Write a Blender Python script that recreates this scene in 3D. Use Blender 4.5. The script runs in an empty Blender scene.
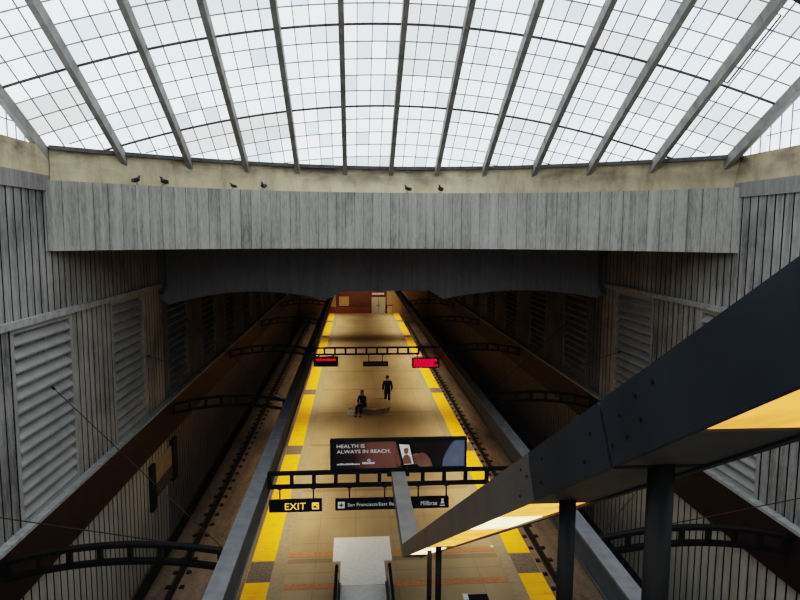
import bpy, math, random
from mathutils import Vector, Matrix
random.seed(7)
C = bpy.context.scene.collection
PI = math.pi
H = 10.7            # eye height above the platform
XC = 1.27           # centre line of the station
XL, XR = -7.30, 9.87
YEND = 82.7
Z_FLOOR2 = 9.1
TRACK = -1.15

# ------------------------------------------------------------------ materials
class N:
    def __init__(s, name):
        s.m = bpy.data.materials.new(name); s.m.use_nodes = True
        s.t = s.m.node_tree; s.t.nodes.clear()
        s.out = s.t.nodes.new('ShaderNodeOutputMaterial')
    def n(s, kind, props=None, **ins):
        k = s.t.nodes.new(kind)
        for a, b in (props or {}).items(): setattr(k, a, b)
        for a, b in ins.items():
            a = a.replace('_', ' ')
            sock = k.inputs[int(a[1:])] if a[0] == 'i' and a[1:].isdigit() else k.inputs[a]
            if isinstance(b, bpy.types.NodeSocket): s.t.links.new(b, sock)
            else: sock.default_value = b
        return k
    def math(s, op, a, b=0.0):
        return s.n('ShaderNodeMath', {'operation': op}, i0=a, i1=b).outputs[0]
    def mix(s, fac, a, b, mode='MIX'):
        k = s.t.nodes.new('ShaderNodeMix'); k.data_type = 'RGBA'; k.blend_type = mode
        for i, v in ((0, fac), (6, a), (7, b)):
            if isinstance(v, bpy.types.NodeSocket): s.t.links.new(v, k.inputs[i])
            else: k.inputs[i].default_value = v
        return k.outputs[2]
    def ramp(s, fac, stops):
        k = s.t.nodes.new('ShaderNodeValToRGB'); s.t.links.new(fac, k.inputs[0])
        e = k.color_ramp.elements
        while len(e) < len(stops): e.new(0.5)
        for el, (p, c) in zip(e, stops):
            el.position = p; el.color = c if len(c) == 4 else (*c, 1)
        return k.outputs[0]
    def coord(s, scale=(1, 1, 1)):
        tc = s.n('ShaderNodeTexCoord').outputs['Object']
        return s.n('ShaderNodeMapping', None, Vector=tc, Scale=scale).outputs[0]
    def noise(s, vec, scale, detail=4.0, rough=.55):
        return s.n('ShaderNodeTexNoise', None, Vector=vec, Scale=scale, Detail=detail, Roughness=rough).outputs[0]
    def bsdf(s, col, rough=.8, metal=0.0, bump=None, bstr=.3, bdist=.02, emit=None, estr=0, spec=.3):
        b = s.n('ShaderNodeBsdfPrincipled', None, Roughness=rough, Metallic=metal)
        b.inputs['Specular IOR Level'].default_value = spec
        if isinstance(col, bpy.types.NodeSocket): s.t.links.new(col, b.inputs['Base Color'])
        else: b.inputs['Base Color'].default_value = (*col[:3], 1)
        if bump is not None:
            bp = s.n('ShaderNodeBump', None, Height=bump, Strength=bstr, Distance=bdist)
            s.t.links.new(bp.outputs[0], b.inputs['Normal'])
        if emit is not None:
            b.inputs['Emission Color'].default_value = (*emit, 1); b.inputs['Emission Strength'].default_value = estr
        s.t.links.new(b.outputs[0], s.out.inputs[0])
        return s.m

def c4(r, g, b): return (r, g, b, 1)

def plain(name, col, rough=.6, metal=0.0, var=.25, scale=6, spec=.3):
    s = N(name)
    f = s.noise(s.coord(), scale)
    a = tuple(max(0, x*(1-var)) for x in col); b = tuple(min(1, x*(1+var)) for x in col)
    return s.bsdf(s.ramp(f, [(.3, a), (.7, b)]), rough, metal, spec=spec)

def emissive(name, col, strength, base=(.1, .1, .1)):
    return N(name).bsdf(base, .5, emit=col, estr=strength)

def concrete(name, lo, mid, hi, streak_axis='z', board=None, stain=.5, rough=.88):
    """grey concrete with vertical weather streaks; board = (axis, width): board-marked casting"""
    s = N(name)
    sc = (4.0, 4.0, .22)
    st = s.noise(s.coord(sc), 1.6, 5, .65)
    fine = s.noise(s.coord((14, 14, 2.2)), 2.0, 4, .7)
    big = s.noise(s.coord((.35, .35, .5)), 1.3, 3)
    f = s.math('ADD', s.math('MULTIPLY', st, .55), s.math('MULTIPLY', fine, .45))
    if board:
        ax, w = board
        sep = s.n('ShaderNodeSeparateXYZ', None, Vector=s.coord())
        t = s.math('DIVIDE', sep.outputs[ax], w)
        fl = s.math('FLOOR', t); fr = s.math('FRACT', t)
        wn = s.n('ShaderNodeTexWhiteNoise', {'noise_dimensions': '1D'}, W=fl).outputs[0]
        f = s.math('ADD', f, s.math('MULTIPLY', s.math('SUBTRACT', wn, .5), .08))
        joint = s.math('LESS_THAN', fr, .07)
        f = s.math('SUBTRACT', f, s.math('MULTIPLY', joint, .16))
    f = s.math('ADD', f, s.math('MULTIPLY', s.math('SUBTRACT', big, .5), stain))
    col = s.ramp(f, [(.28, lo), (.5, mid), (.74, hi)])
    return s.bsdf(col, rough, bump=f, bstr=.35, bdist=.03, spec=.2)

M = {}
M['wall'] = concrete('wall_concrete', (.09, .088, .085), (.315, .305, .292), (.51, .495, .475))
M['wall_low'] = concrete('wall_concrete_low', (.28, .265, .23), (.48, .455, .405), (.62, .60, .535), stain=.25)
M['wall_low_far_shade'] = concrete('shade_toned_trackside_concrete', (.13, .125, .12), (.25, .24, .23), (.34, .33, .31), stain=.25)  # shade under the low ceiling put into a darker trackside colour
M['wall_far'] = concrete('shade_toned_wall_concrete', (.05, .055, .065), (.13, .14, .16), (.22, .23, .255))  # shade of the covered far end painted in as a darker, bluer tone
M['louver_far'] = plain('shade_toned_louver_concrete', (.17, .185, .21), .9, 0, .28, 1.6)  # far louvers darkened in colour to stand in for shade
M['groove'] = plain('wall_groove', (.018, .018, .02), .95)  # near-black colour stands in for the shade inside the recesses
M['louver'] = plain('louver_concrete', (.345, .335, .32), .9, 0, .16, 1.1)
M['beam'] = concrete('board_marked_concrete', (.15, .142, .128), (.39, .372, .335), (.57, .545, .50), board=(0, .27), stain=.25)
M['beam_dark'] = concrete('soffit_concrete', (.20, .205, .235), (.28, .285, .315), (.36, .365, .39), stain=.3)
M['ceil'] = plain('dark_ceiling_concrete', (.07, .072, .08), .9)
M['cap'] = concrete('coping_concrete', (.16, .15, .145), (.30, .285, .275), (.42, .40, .385), stain=.3)
def cream():
    s = N('cream_concrete')
    sep = s.n('ShaderNodeSeparateXYZ', None, Vector=s.coord())
    st = s.noise(s.coord((1.5, 1.5, .5)), 1.5, 6, .65)
    pat = s.noise(s.coord((.5, .5, 1.2)), 1.2, 4, .6)
    col = s.ramp(st, [(.25, (.38, .30, .20)), (.5, (.64, .53, .36)), (.75, (.76, .66, .47))])
    grime = s.ramp(pat, [(.44, (0, 0, 0)), (.64, (1, 1, 1))])
    zf = s.n('ShaderNodeMapRange', None, Value=sep.outputs[2], i1=12.05, i2=12.55, i3=0.1, i4=.95).outputs[0]
    g = s.math('MULTIPLY', grime, zf)
    col = s.mix(g, col, c4(.17, .135, .115))
    return s.bsdf(col, .9, bump=st, bstr=.25, bdist=.02, spec=.2)
M['cream'] = cream()
M['ledge'] = plain('pale_ledge', (.36, .36, .35), .8)
M['red'] = plain('oxide_red_steel', (.024, .0125, .0175), .55, 0, .3, 2)
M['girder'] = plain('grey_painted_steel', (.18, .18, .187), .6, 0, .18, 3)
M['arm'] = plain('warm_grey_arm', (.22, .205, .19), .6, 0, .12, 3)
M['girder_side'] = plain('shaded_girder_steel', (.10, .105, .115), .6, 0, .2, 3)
M['black'] = plain('black_steel', (.018, .018, .02), .55, .2, .2, 4)
M['post'] = plain('black_post_steel', (.012, .012, .013), .5, .2, .2, 4)
M['rail'] = plain('rail_steel', (.05, .042, .038), .5, .4, .3, 8)
M['rust'] = plain('rusty_fastener', (.03, .024, .022), .8, 0, .3, 8)
M['rib'] = plain('rib_aluminium', (.30, .285, .265), .6, 0, .25, 3)
M['purlin'] = plain('purlin_steel', (.09, .07, .075), .7)
M['muntin'] = plain('glazing_bar', (.26, .28, .30), .7)
M['sill'] = plain('sill_flashing', (.13, .125, .12), .7)
M['bird'] = plain('pigeon_feathers', (.075, .075, .085), .8, 0, .45, 30)
M['birdhead'] = plain('pigeon_neck', (.03, .035, .04), .6)
M['beak'] = plain('pigeon_beak', (.12, .1, .09), .6)
M['leg_red'] = plain('pigeon_leg', (.25, .08, .07), .7)
M['steel'] = plain('brushed_stainless', (.82, .82, .79), .5, .15, .08, 12)
M['tread'] = plain('escalator_tread', (.62, .62, .60), .5, .15, .1, 12)
M['rubber'] = plain('black_rubber', (.014, .014, .015), .5)
M['balus'] = plain('balustrade_panel', (.16, .14, .11), .35, .4, .15, 5)
M['skin'] = plain('skin', (.42, .26, .19), .6)
M['coat'] = plain('black_coat', (.014, .014, .018), .85)
M['trouser'] = plain('navy_trousers', (.02, .022, .035), .85)
M['shoe'] = plain('pale_shoes', (.45, .44, .42), .7)
M['hair_dark'] = plain('dark_hair', (.012, .01, .01), .6)
M['hair_brown'] = plain('brown_hair', (.09, .05, .028), .6)
M['bag'] = plain('pale_canvas', (.50, .47, .42), .85)
M['eye'] = plain('eye_dark', (.02, .018, .018), .3)
M['lip'] = plain('lip', (.35, .15, .13), .5)
M['bench'] = plain('tan_terrazzo', (.55, .40, .24), .6, 0, .15, 10)
M['bench_base'] = plain('bench_base', (.26, .19, .12), .7)
M['paper'] = plain('white_paper', (.75, .75, .72), .8)
M['border'] = plain('platform_border_stone', (.30, .245, .165), .55, 0, .15, 6)
M['edge'] = plain('platform_edge_face', (.10, .085, .07), .8)
M['band'] = plain('orange_brick_band', (.42, .21, .105), .6, 0, .18, 8)
M['gapstone'] = plain('door_zone_tile', (.15, .125, .10), .7, 0, .4, 14)
M['poster_frame'] = plain('poster_frame', (.012, .016, .018), .6)

def platform_mat():
    s = N('platform_terrazzo')
    sep = s.n('ShaderNodeSeparateXYZ', None, Vector=s.coord())
    y = sep.outputs[1]; x = sep.outputs[0]
    cl = s.noise(s.coord((.5, .22, 1)), 1.0, 4, .6)
    fine = s.noise(s.coord((6, 6, 6)), 3.0, 3)
    col = s.ramp(cl, [(.25, (.27, .20, .115)), (.5, (.36, .275, .165)), (.75, (.43, .335, .205))])
    col = s.mix(s.math('MULTIPLY', fine, .25), col, c4(.18, .13, .08))
    fy = s.math('FRACT', s.math('DIVIDE', y, 1.87)); fx = s.math('FRACT', s.math('DIVIDE', x, 1.3))
    j = s.math('MAXIMUM', s.math('LESS_THAN', fy, .022), s.math('LESS_THAN', fx, .02))
    col = s.mix(s.math('MULTIPLY', j, .35), col, c4(.10, .07, .045))
    fb = s.math('FRACT', s.math('DIVIDE', s.math('ADD', y, 3.1), 5.6))
    jb = s.math('LESS_THAN', fb, .05)
    col = s.mix(s.math('MULTIPLY', jb, .45), col, c4(.12, .08, .05))
    return s.bsdf(col, .42, bump=fine, bstr=.08, spec=.4)
M['platform'] = platform_mat()

def yellow_mat():
    s = N('yellow_tactile_tile')
    v = s.coord()
    sep = s.n('ShaderNodeSeparateXYZ', None, Vector=v)
    n = s.noise(v, 2.5, 5, .65)
    col = s.ramp(n, [(.25, (.62, .29, .012)), (.42, (.93, .47, .012)), (.75, (.97, .54, .018))])
    fy = s.math('FRACT', s.math('DIVIDE', sep.outputs[1], .61))
    col = s.mix(s.math('MULTIPLY', s.math('LESS_THAN', fy, .03), .4), col, c4(.25, .13, .01))
    vo = s.n('ShaderNodeTexVoronoi', None, Vector=v, Scale=16.0).outputs[0]
    return s.bsdf(col, .6, bump=vo, bstr=.2, bdist=.01)
M['yellow'] = yellow_mat()

def bed_mat():
    s = N('track_bed')
    a = s.noise(s.coord((1.2, .25, 1)), 1.4, 6, .65)
    b = s.noise(s.coord(), 9, 5, .7)
    f = s.math('ADD', s.math('MULTIPLY', a, .6), s.math('MULTIPLY', b, .4))
    col = s.ramp(f, [(.3, (.08, .066, .054)), (.5, (.19, .155, .127)), (.7, (.28, .23, .19))])
    return s.bsdf(col, .95, bump=b, bstr=.5, bdist=.04, spec=.1)
M['bed'] = bed_mat()

def glass_mat():
    """milky skylight panels: daylight is put in as their own glow, a few panels dirty"""
    s = N('milky_glazing')
    at = s.n('ShaderNodeUVMap').outputs[0]
    sep = s.n('ShaderNodeSeparateXYZ', None, Vector=at)
    cell = s.n('ShaderNodeCombineXYZ', None, X=s.math('FLOOR', sep.outputs[0]), Y=s.math('FLOOR', sep.outputs[1])).outputs[0]
    wn = s.n('ShaderNodeTexWhiteNoise', {'noise_dimensions': '2D'}, Vector=cell).outputs[0]
    cell2 = s.n('ShaderNodeCombineXYZ', None, X=s.math('FLOOR', s.math('DIVIDE', sep.outputs[0], 4.0)), Y=s.math('FLOOR', s.math('DIVIDE', sep.outputs[1], 2.0))).outputs[0]
    wn2 = s.n('ShaderNodeTexWhiteNoise', {'noise_dimensions': '2D'}, Vector=cell2).outputs[0]
    cl = s.noise(s.coord((.3, .3, .3)), 1.0, 3)
    grain = s.noise(s.coord(), 7, 4)
    col = s.ramp(wn, [(0, (.34, .40, .45)), (.10, (.50, .58, .65)), (.3, (.70, .77, .83)), (.7, (.80, .86, .90)), (1, (.87, .92, .95))])
    col = s.mix(s.ramp(wn2, [(.82, (0, 0, 0)), (.9, (.75, .75, .75))]), col, c4(.36, .35, .32))
    col = s.mix(s.ramp(cl, [(.35, (.0, .0, .0)), (.7, (.6, .6, .6))]), col, c4(.52, .60, .66))
    col = s.mix(s.math('MULTIPLY', grain, .35), col, c4(.45, .53, .58))
    e = s.n('ShaderNodeEmission', None, Color=col, Strength=ROOF)
    d = s.n('ShaderNodeBsdfPrincipled', None, Roughness=.4); d.inputs['Base Color'].default_value = (.3, .3, .3, 1)
    a = s.n('ShaderNodeAddShader'); s.t.links.new(e.outputs[0], a.inputs[0]); s.t.links.new(d.outputs[0], a.inputs[1])
    s.t.links.new(a.outputs[0], s.out.inputs[0])
    return s.m
ROOF = 2.55  # emission of the panes, in place of daylight passing through
M['glass'] = glass_mat()

def brick_mat():
    s = N('red_brick')
    v = s.n('ShaderNodeMapping', None, Vector=s.n('ShaderNodeTexCoord').outputs['Object'], Rotation=(PI/2, 0, 0)).outputs[0]
    b = s.n('ShaderNodeTexBrick', None, Vector=v, Scale=3.0)
    b.inputs['Color1'].default_value = c4(.20, .075, .05); b.inputs['Color2'].default_value = c4(.14, .06, .045); b.inputs['Mortar'].default_value = c4(.12, .09, .08)
    return s.bsdf(b.outputs[0], .85)
M['brick'] = brick_mat()
M['brick_low'] = plain('red_tile_plinth', (.22, .075, .05), .6)
M['door'] = plain('pale_door_paint', (.52, .49, .42), .5, 0, .1)
M['tan'] = plain('tan_wall_panel', (.50, .36, .20), .7, 0, .15)
M['sign'] = plain('black_sign_panel', (.012, .012, .014), .45)
M['sign_yellow'] = emissive('sign_yellow_letters', (1, .62, .10), 1.1, (.6, .4, .08))
M['sign_white'] = emissive('sign_white_letters', (.9, .9, .88), .2, (.6, .6, .6))
M['led_red'] = emissive('red_led', (1, .0, .06), 1.6, (.3, .0, .02))
M['led_board'] = plain('led_board', (.03, .012, .014), .5)
M['ad_text'] = emissive('ad_lettering', (.85, .85, .85), .22, (.7, .7, .7))
M['ad_screen'] = emissive('ad_phone_screen', (.8, .78, .76), .3, (.7, .68, .66))
M['ad_blue'] = plain('ad_sleeve_blue', (.23, .26, .36), .5, 0, .12, 2)
M['ad_skin'] = plain('ad_hand_skin', (.34, .16, .115), .5, 0, .3, 2)
M['ad_dark'] = plain('ad_dark', (.015, .013, .015), .4)
def ad_mat():
    s = N('ad_photo_background')
    sep = s.n('ShaderNodeSeparateXYZ', None, Vector=s.coord())
    f = s.n('ShaderNodeMapRange', None, Value=sep.outputs[0], i1=-1.88, i2=1.9, i3=0.0, i4=1.0).outputs[0]
    n = s.noise(s.coord((.8, 1, .8)), 1.6, 2)
    f = s.math('ADD', f, s.math('MULTIPLY', s.math('SUBTRACT', n, .5), .12))
    col = s.ramp(f, [(.0, (.018, .016, .02)), (.16, (.06, .036, .036)), (.30, (.30, .13, .11)), (.46, (.34, .15, .115)), (.53, (.05, .03, .03)), (.72, (.035, .022, .024)), (1, (.05, .05, .07))])
    return s.bsdf(col, .35)
M['ad_bg'] = ad_mat()
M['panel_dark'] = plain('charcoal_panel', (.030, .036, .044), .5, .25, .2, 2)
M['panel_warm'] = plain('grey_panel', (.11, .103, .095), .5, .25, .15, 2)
M['soffit'] = plain('soffit_panel', (.11, .10, .09), .5, .2, .15, 3)
M['seam'] = plain('dark_seam', (.008, .008, .009), .7)
def lamp_mat(name, col, st):
    s = N(name)
    f = s.noise(s.coord((3, 1.2, 3)), 1.5, 3)
    c = s.ramp(f, [(.3, tuple(x*.6 for x in col)), (.6, col)])
    e = s.n('ShaderNodeEmission', None, Color=c, Strength=st)
    s.t.links.new(e.outputs[0], s.out.inputs[0]); return s.m
M['lamp_white'] = lamp_mat('lamp_white', (1, .72, .38), 3.4)
M['lamp_orange'] = lamp_mat('lamp_orange', (1, .40, .09), 2.0)
M['lamp_amber'] = lamp_mat('lamp_amber', (1, .38, .085), 1.7)
M['tint_poster'] = plain('track_poster_sky', (.45, .36, .22), .5, 0, .2, 2)
M['tint_poster2'] = plain('track_poster_scene', (.13, .13, .10), .6, 0, .8, 9)
M['mezz'] = plain('mezzanine_tile', (.25, .24, .22), .6)

# ------------------------------------------------------------------ mesh builder
class MB:
    def __init__(s): s.v = []; s.f = []; s.uv = None
    def quad(s, *p):
        b = len(s.v); s.v += [tuple(q) for q in p]; s.f.append(tuple(range(b, b+len(p)))); return s
    def box(s, x0, x1, y0, y1, z0, z1):
        b = len(s.v)
        s.v += [(x, y, z) for z in (z0, z1) for y in (y0, y1) for x in (x0, x1)]
        s.f += [tuple(b+i for i in q) for q in ((0,2,3,1),(4,5,7,6),(0,1,5,4),(1,3,7,5),(3,2,6,7),(2,0,4,6))]
        return s
    def bar(s, a, c, w, h, up=(0, 0, 1)):
        a = Vector(a); c = Vector(c); d = (c-a).normalized(); up = Vector(up)
        r = d.cross(up)
        if r.length < 1e-4: r = d.cross(Vector((0, 1, 0)))
        r.normalize(); u = r.cross(d).normalized()
        b = len(s.v)
        for p in (a, c):
            for i, j in ((-1,-1),(1,-1),(1,1),(-1,1)): s.v.append(tuple(p + r*(i*w/2) + u*(j*h/2)))
        s.f += [tuple(b+i for i in q) for q in ((3,2,1,0),(4,5,6,7),(0,1,5,4),(1,2,6,5),(2,3,7,6),(3,0,4,7))]
        return s
    def tube(s, pts, r, n=8):
        pts = [Vector(p) for p in pts]; b = len(s.v); rs = r if isinstance(r, (list, tuple)) else [r]*len(pts)
        for i, p in enumerate(pts):
            d = (pts[min(i+1, len(pts)-1)] - pts[max(i-1, 0)]).normalized()
            e = d.cross(Vector((0, 0, 1)))
            if e.length < 1e-3: e = d.cross(Vector((1, 0, 0)))
            e.normalize(); g = e.cross(d)
            for k in range(n):
                t = 2*PI*k/n; s.v.append(tuple(p + e*(math.cos(t)*rs[i]) + g*(math.sin(t)*rs[i])))
        for i in range(len(pts)-1):
            for k in range(n):
                s.f.append((b+i*n+k, b+i*n+(k+1) % n, b+(i+1)*n+(k+1) % n, b+(i+1)*n+k))
        s.f.append(tuple(b+k for k in reversed(range(n)))); s.f.append(tuple(b+(len(pts)-1)*n+k for k in range(n)))
        return s
    def lathe(s, prof, cx, cy, n=32):
        b = len(s.v)
        for (r, z) in prof:
            for k in range(n):
                t = 2*PI*k/n; s.v.append((cx+r*math.cos(t), cy+r*math.sin(t), z))
        for i in range(len(prof)-1):
            for k in range(n): s.f.append((b+i*n+k, b+i*n+(k+1) % n, b+(i+1)*n+(k+1) % n, b+(i+1)*n+k))
        s.f.append(tuple(b+k for k in reversed(range(n)))); s.f.append(tuple(b+(len(prof)-1)*n+k for k in range(n)))
        return s
    def prism(s, poly, axis, a, c):
        """poly of 2-D points extruded along axis ('x','y','z') from a to c"""
        def P(p, t): return {'x': (t, p[0], p[1]), 'y': (p[0], t, p[1]), 'z': (p[0], p[1], t)}[axis]
        b = len(s.v); n = len(poly)
        s.v += [P(p, a) for p in poly] + [P(p, c) for p in poly]
        s.f += [tuple(b+k for k in range(n)), tuple(b+n+k for k in reversed(range(n)))]
        for k in range(n): s.f.append((b+k, b+n+k, b+n+(k+1) % n, b+(k+1) % n))
        return s
    def build(s, name, mat, parent=None, smooth=False, **props):
        me = bpy.data.meshes.new(name); me.from_pydata(s.v, [], s.f); me.validate(); me.update()
        if isinstance(mat, str): mat = M[mat]
        me.materials.append(mat)
        if smooth:
            for p in me.polygons: p.use_smooth = True
        o = bpy.data.objects.new(name, me); C.objects.link(o)
        if parent is not None:
            o.parent = parent; o.matrix_parent_inverse = Matrix.Identity(4)
            off = root_of(parent)
            for v in me.vertices: v.co -= off
        for k, v in props.items(): o[k] = v
        return o
def root_of(o):
    off = Vector(o.location)
    while o.parent is not None:
        o = o.parent; off += Vector(o.location)
    return off
def thing(name, label, cat, loc=(0, 0, 0), group=None):
    o = bpy.data.objects.new(name, None); C.objects.link(o); o.location = loc; o.empty_display_size = .2
    tag(o, label, cat, group); return o
def tag(o, label, cat, group=None):
    o['label'] = label; o['category'] = cat
    if group: o['group'] = group
    return o
def struct(mb, name, mat, label=None, parent=None):
    o = mb.build(name, mat, parent)
    if parent is None:
        o['kind'] = 'structure'
        if label: o['label'] = label
    return o
def text_mb(body, x, y, z, size, width=None, facing=-1, spacing=1.0):
    """lettering in the plane y = const, facing the camera side (-y); (x, z) is its lower left corner"""
    cu = bpy.data.curves.new('lettering', 'FONT'); cu.body = body; cu.size = 1; cu.space_character = spacing; cu.extrude = .02
    o = bpy.data.objects.new('lettering', cu); C.objects.link(o)
    dg = bpy.context.evaluated_depsgraph_get(); me = bpy.data.meshes.new_from_object(o.evaluated_get(dg))
    bpy.data.objects.remove(o); bpy.data.curves.remove(cu)
    xs = [v.co.x for v in me.vertices]; ys = [v.co.y for v in me.vertices]
    x0, x1, y0, y1 = min(xs), max(xs), min(ys), max(ys)
    sy = size/(y1-y0); sx = sy if width is None else width/(x1-x0)
    m = MB()
    m.v = [(x+(v.co.x-x0)*sx, y-.003-(v.co.z+.02)*.1, z+(v.co.y-y0)*sy) for v in me.vertices]
    m.f = [tuple(p.vertices) for p in me.polygons]
    bpy.data.meshes.remove(me)
    return m
ORD = ['first', 'second', 'third', 'fourth', 'fifth', 'sixth', 'seventh', 'eighth', 'ninth', 'tenth', 'eleventh', 'twelfth', 'thirteenth']

# ------------------------------------------------------------------ camera
f_px, p_, w_, r_ = 620., .1075, .0735, .005
def cam_dir(X, u, c):
    Y = c*math.cos(p_)+u*math.sin(p_); z = -c*math.sin(p_)+u*math.cos(p_)
    return Vector((X*math.cos(w_)+Y*math.sin(w_), -X*math.sin(w_)+Y*math.cos(w_), z))
rt = cam_dir(math.cos(r_), math.sin(r_), 0); up = cam_dir(-math.sin(r_), math.cos(r_), 0); fw = cam_dir(0, 0, 1)
cd = bpy.data.cameras.new('camera'); cam = bpy.data.objects.new('camera', cd); C.objects.link(cam)
cd.sensor_fit = 'HORIZONTAL'; cd.sensor_width = 36; cd.lens = 36*f_px/800; cd.clip_start = .05; cd.clip_end = 300
cam.matrix_world = Matrix(((rt.x, up.x, -fw.x, 0), (rt.y, up.y, -fw.y, 0), (rt.z, up.z, -fw.z, H), (0, 0, 0, 1)))
bpy.context.scene.camera = cam

# ------------------------------------------------------------------ side walls
YB = -12.0
def fluted(mbf, mbg, x, side, y0, y1, z0, z1, pitch=.31, gw=.042, depth=.06):
    """boards (mbf) with vertical grooves (mbg) in the plane x; side=+1: the room lies toward +x"""
    n = max(1, round((y1-y0)/pitch)); p = (y1-y0)/n; xb = x-side*depth
    for i in range(n):
        a = y0+i*p; b = a+p-gw; e = a+p
        mbf.quad((x, a, z0), (x, b, z0), (x, b, z1), (x, a, z1))
        mbg.quad((x, b, z0), (xb, b, z0), (xb, b, z1), (x, b, z1)); mbg.quad((xb, e, z0), (x, e, z0), (x, e, z1), (xb, e, z1))
        mbg.quad((xb, b, z0), (xb, e, z0), (xb, e, z1), (xb, b, z1))
LOUV = {-1: [(13.55+5.45*k, 16.45+5.45*k) for k in range(9)], 1: [(13.95+5.72*k, 16.95+5.72*k) for k in range(9)]}
for sd, X, nm in ((-1, XL, 'left'), (1, XR, 'right')):
    s = -sd            # direction into the room
    f, g = MB(), MB()
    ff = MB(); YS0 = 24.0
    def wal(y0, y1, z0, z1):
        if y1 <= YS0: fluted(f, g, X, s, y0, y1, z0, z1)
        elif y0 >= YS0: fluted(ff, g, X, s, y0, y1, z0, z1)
        else: fluted(f, g, X, s, y0, YS0, z0, z1); fluted(ff, g, X, s, YS0, y1, z0, z1)
    wal(YB, YEND, 8.78, 11.65)
    y = YB
    for (a, b) in LOUV[sd]:
        wal(y, a, 4.2, 8.62); y = b
    wal(y, YEND, 4.2, 8.62)
    struct(ff, 'wall_'+nm, 'wall_far', nm+' fluted wall under the low ceiling, colour darkened for shade')
    wl = struct(f, 'wall_'+nm, 'wall', nm+' fluted concrete side wall of the station hall'); 
    struct(g, 'wall_groove', 'groove', parent=wl)
    f, g = MB(), MB()
    fluted(f, g, X, s, YB, 24.0, TRACK, 2.95, .34, .055, .07)
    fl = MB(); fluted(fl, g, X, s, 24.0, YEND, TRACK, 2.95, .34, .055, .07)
    struct(fl, 'wall_'+nm, 'wall_low_far_shade', nm+' trackside wall under the low ceiling, shade put into its colour')
    lo = struct(f, 'wall_'+nm, 'wall_low', nm+' fluted trackside wall below the red girder'); struct(g, 'wall_groove', 'groove', parent=lo)
    # solid backing so that nothing leaks through the grooves
    m = MB().box(min(X-s*.12, X-s*.6), max(X-s*.12, X-s*.6), YB, YEND, TRACK-.3, 12.6)
    struct(m, 'wall_'+nm, 'wall', nm+' concrete backing of the side wall')
    xa, xb = sorted((X-s*.15, X+s*.10))
    struct(MB().box(xa, xb, YB, YEND, 8.62, 8.78), 'trim_1' if sd < 0 else 'trim_2', 'ledge', 'pale ledge running along the %s wall above the louvers' % nm)
    xa, xb = sorted((X-s*.15, X+s*.05))
    struct(MB().box(xa, xb, YB, 15.6, 11.65, 12.02), 'trim_3' if sd < 0 else 'trim_4', 'cap', 'smooth grey coping on top of the %s fluted wall' % nm)
    xa, xb = sorted((X-s*.5, X-s*.02))
    struct(MB().box(xa, xb, YB, 15.75, 12.02, 12.70), 'wall_'+nm, 'cream', 'cream concrete upstand below the %s clerestory' % nm)
    xa, xb = sorted((X-s*.12, X+s*.16))
    gd = thing('wall_girder', 'dark red steel girder running along the %s wall under a pale ledge' % nm, 'girder', (X+s*.03, 30, 2.87))
    MB().box(xa, xb, YB, YEND, 2.87, 4.14).build('web', 'red', gd)
    xa, xb = sorted((X-s*.12, X+s*.20))
    MB().box(xa, xb, YB, YEND, 4.14, 4.22).build('ledge_strip', 'ledge', gd, label='pale top strip')
    # louvered panels
    for k, (a, b) in enumerate(LOUV[sd]):
        t = thing('louver_panel', '%s louvered concrete vent panel from the camera along the %s wall' % (ORD[k], nm), 'vent', (X, (a+b)/2, 4.22), 'louvered vent panels in the side walls')
        fr = MB()
        xa, xb = sorted((X-s*.10, X+s*.015))
        for (q0, q1, z0, z1) in ((a, a+.13, 4.22, 8.62), (b-.13, b, 4.22, 8.62), (a+.13, b-.13, 8.5, 8.62), (a+.13, b-.13, 4.22, 4.32)):
            fr.box(xa, xb, q0, q1, z0, z1)
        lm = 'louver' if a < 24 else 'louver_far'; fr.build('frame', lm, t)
        sl = MB(); n = 14; hz = (8.5-4.32)/n
        for i in range(n):
            z0 = 4.32+i*hz
            pr = [(X+s*.03, z0+.03), (X+s*.03, z0+.075), (X-s*.18, z0+hz-.02), (X-s*.20, z0+hz-.06)]
            if s < 0: pr = pr[::-1]
            sl.prism(pr, 'y', a+.13, b-.13)
        sl.build('slats', lm, t)
        xa, xb = sorted((X-s*.22, X-s*.24))
        MB().box(xa, xb, a+.1, b-.1, 4.3, 8.55).build('shade_sheet', 'groove', t)  # dark sheet painted as the shade between the slats

# ------------------------------------------------------------------ ring, skylight, upstand
XR0 = 1.14; HALF = 8.52; SP = HALF*2/12
YM, SAG, ZR = 19.6, 3.9, 12.73
def F(s):
    if s > 14: return F(28-s)
    if s > 8: 
        t = s-8; return F(8)+.52*t-.52*t*t/12
    return .60*s-.005*s*s
def ringy(x): u = (x-XR0)/HALF; return YM-SAG*min(1.1, u*u)
def roof(x, s): 
    u = (x-XR0)/HALF; return ZR+F(s)-F(SAG*u*u)
def purl_s(x, s0): u = (x-XR0)/HALF; return s0+.85*u*u
S_END = 28.0
def smin(x): u = (x-XR0)/HALF; return SAG*u*u
def smax(x): return S_END-smin(x)
ROWS = [.50+.48*k for k in range(-1, 58)]
sky = thing('window_1', 'great curved skylight of milky panes between sloping ribs', 'window', (XR0, YM, ZR)); sky['kind'] = 'structure'; del sky['category']
def strip_on_roof(mb, path, w, h, drop):
    """bar following points of the roof surface, hung a little below it"""
    pts = [Vector((x, YM-s, roof(x, s)-drop)) for (x, s) in path]
    for a, b in zip(pts[:-1], pts[1:]): mb.bar(a, b+(b-a)*.02, w, h)
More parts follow.
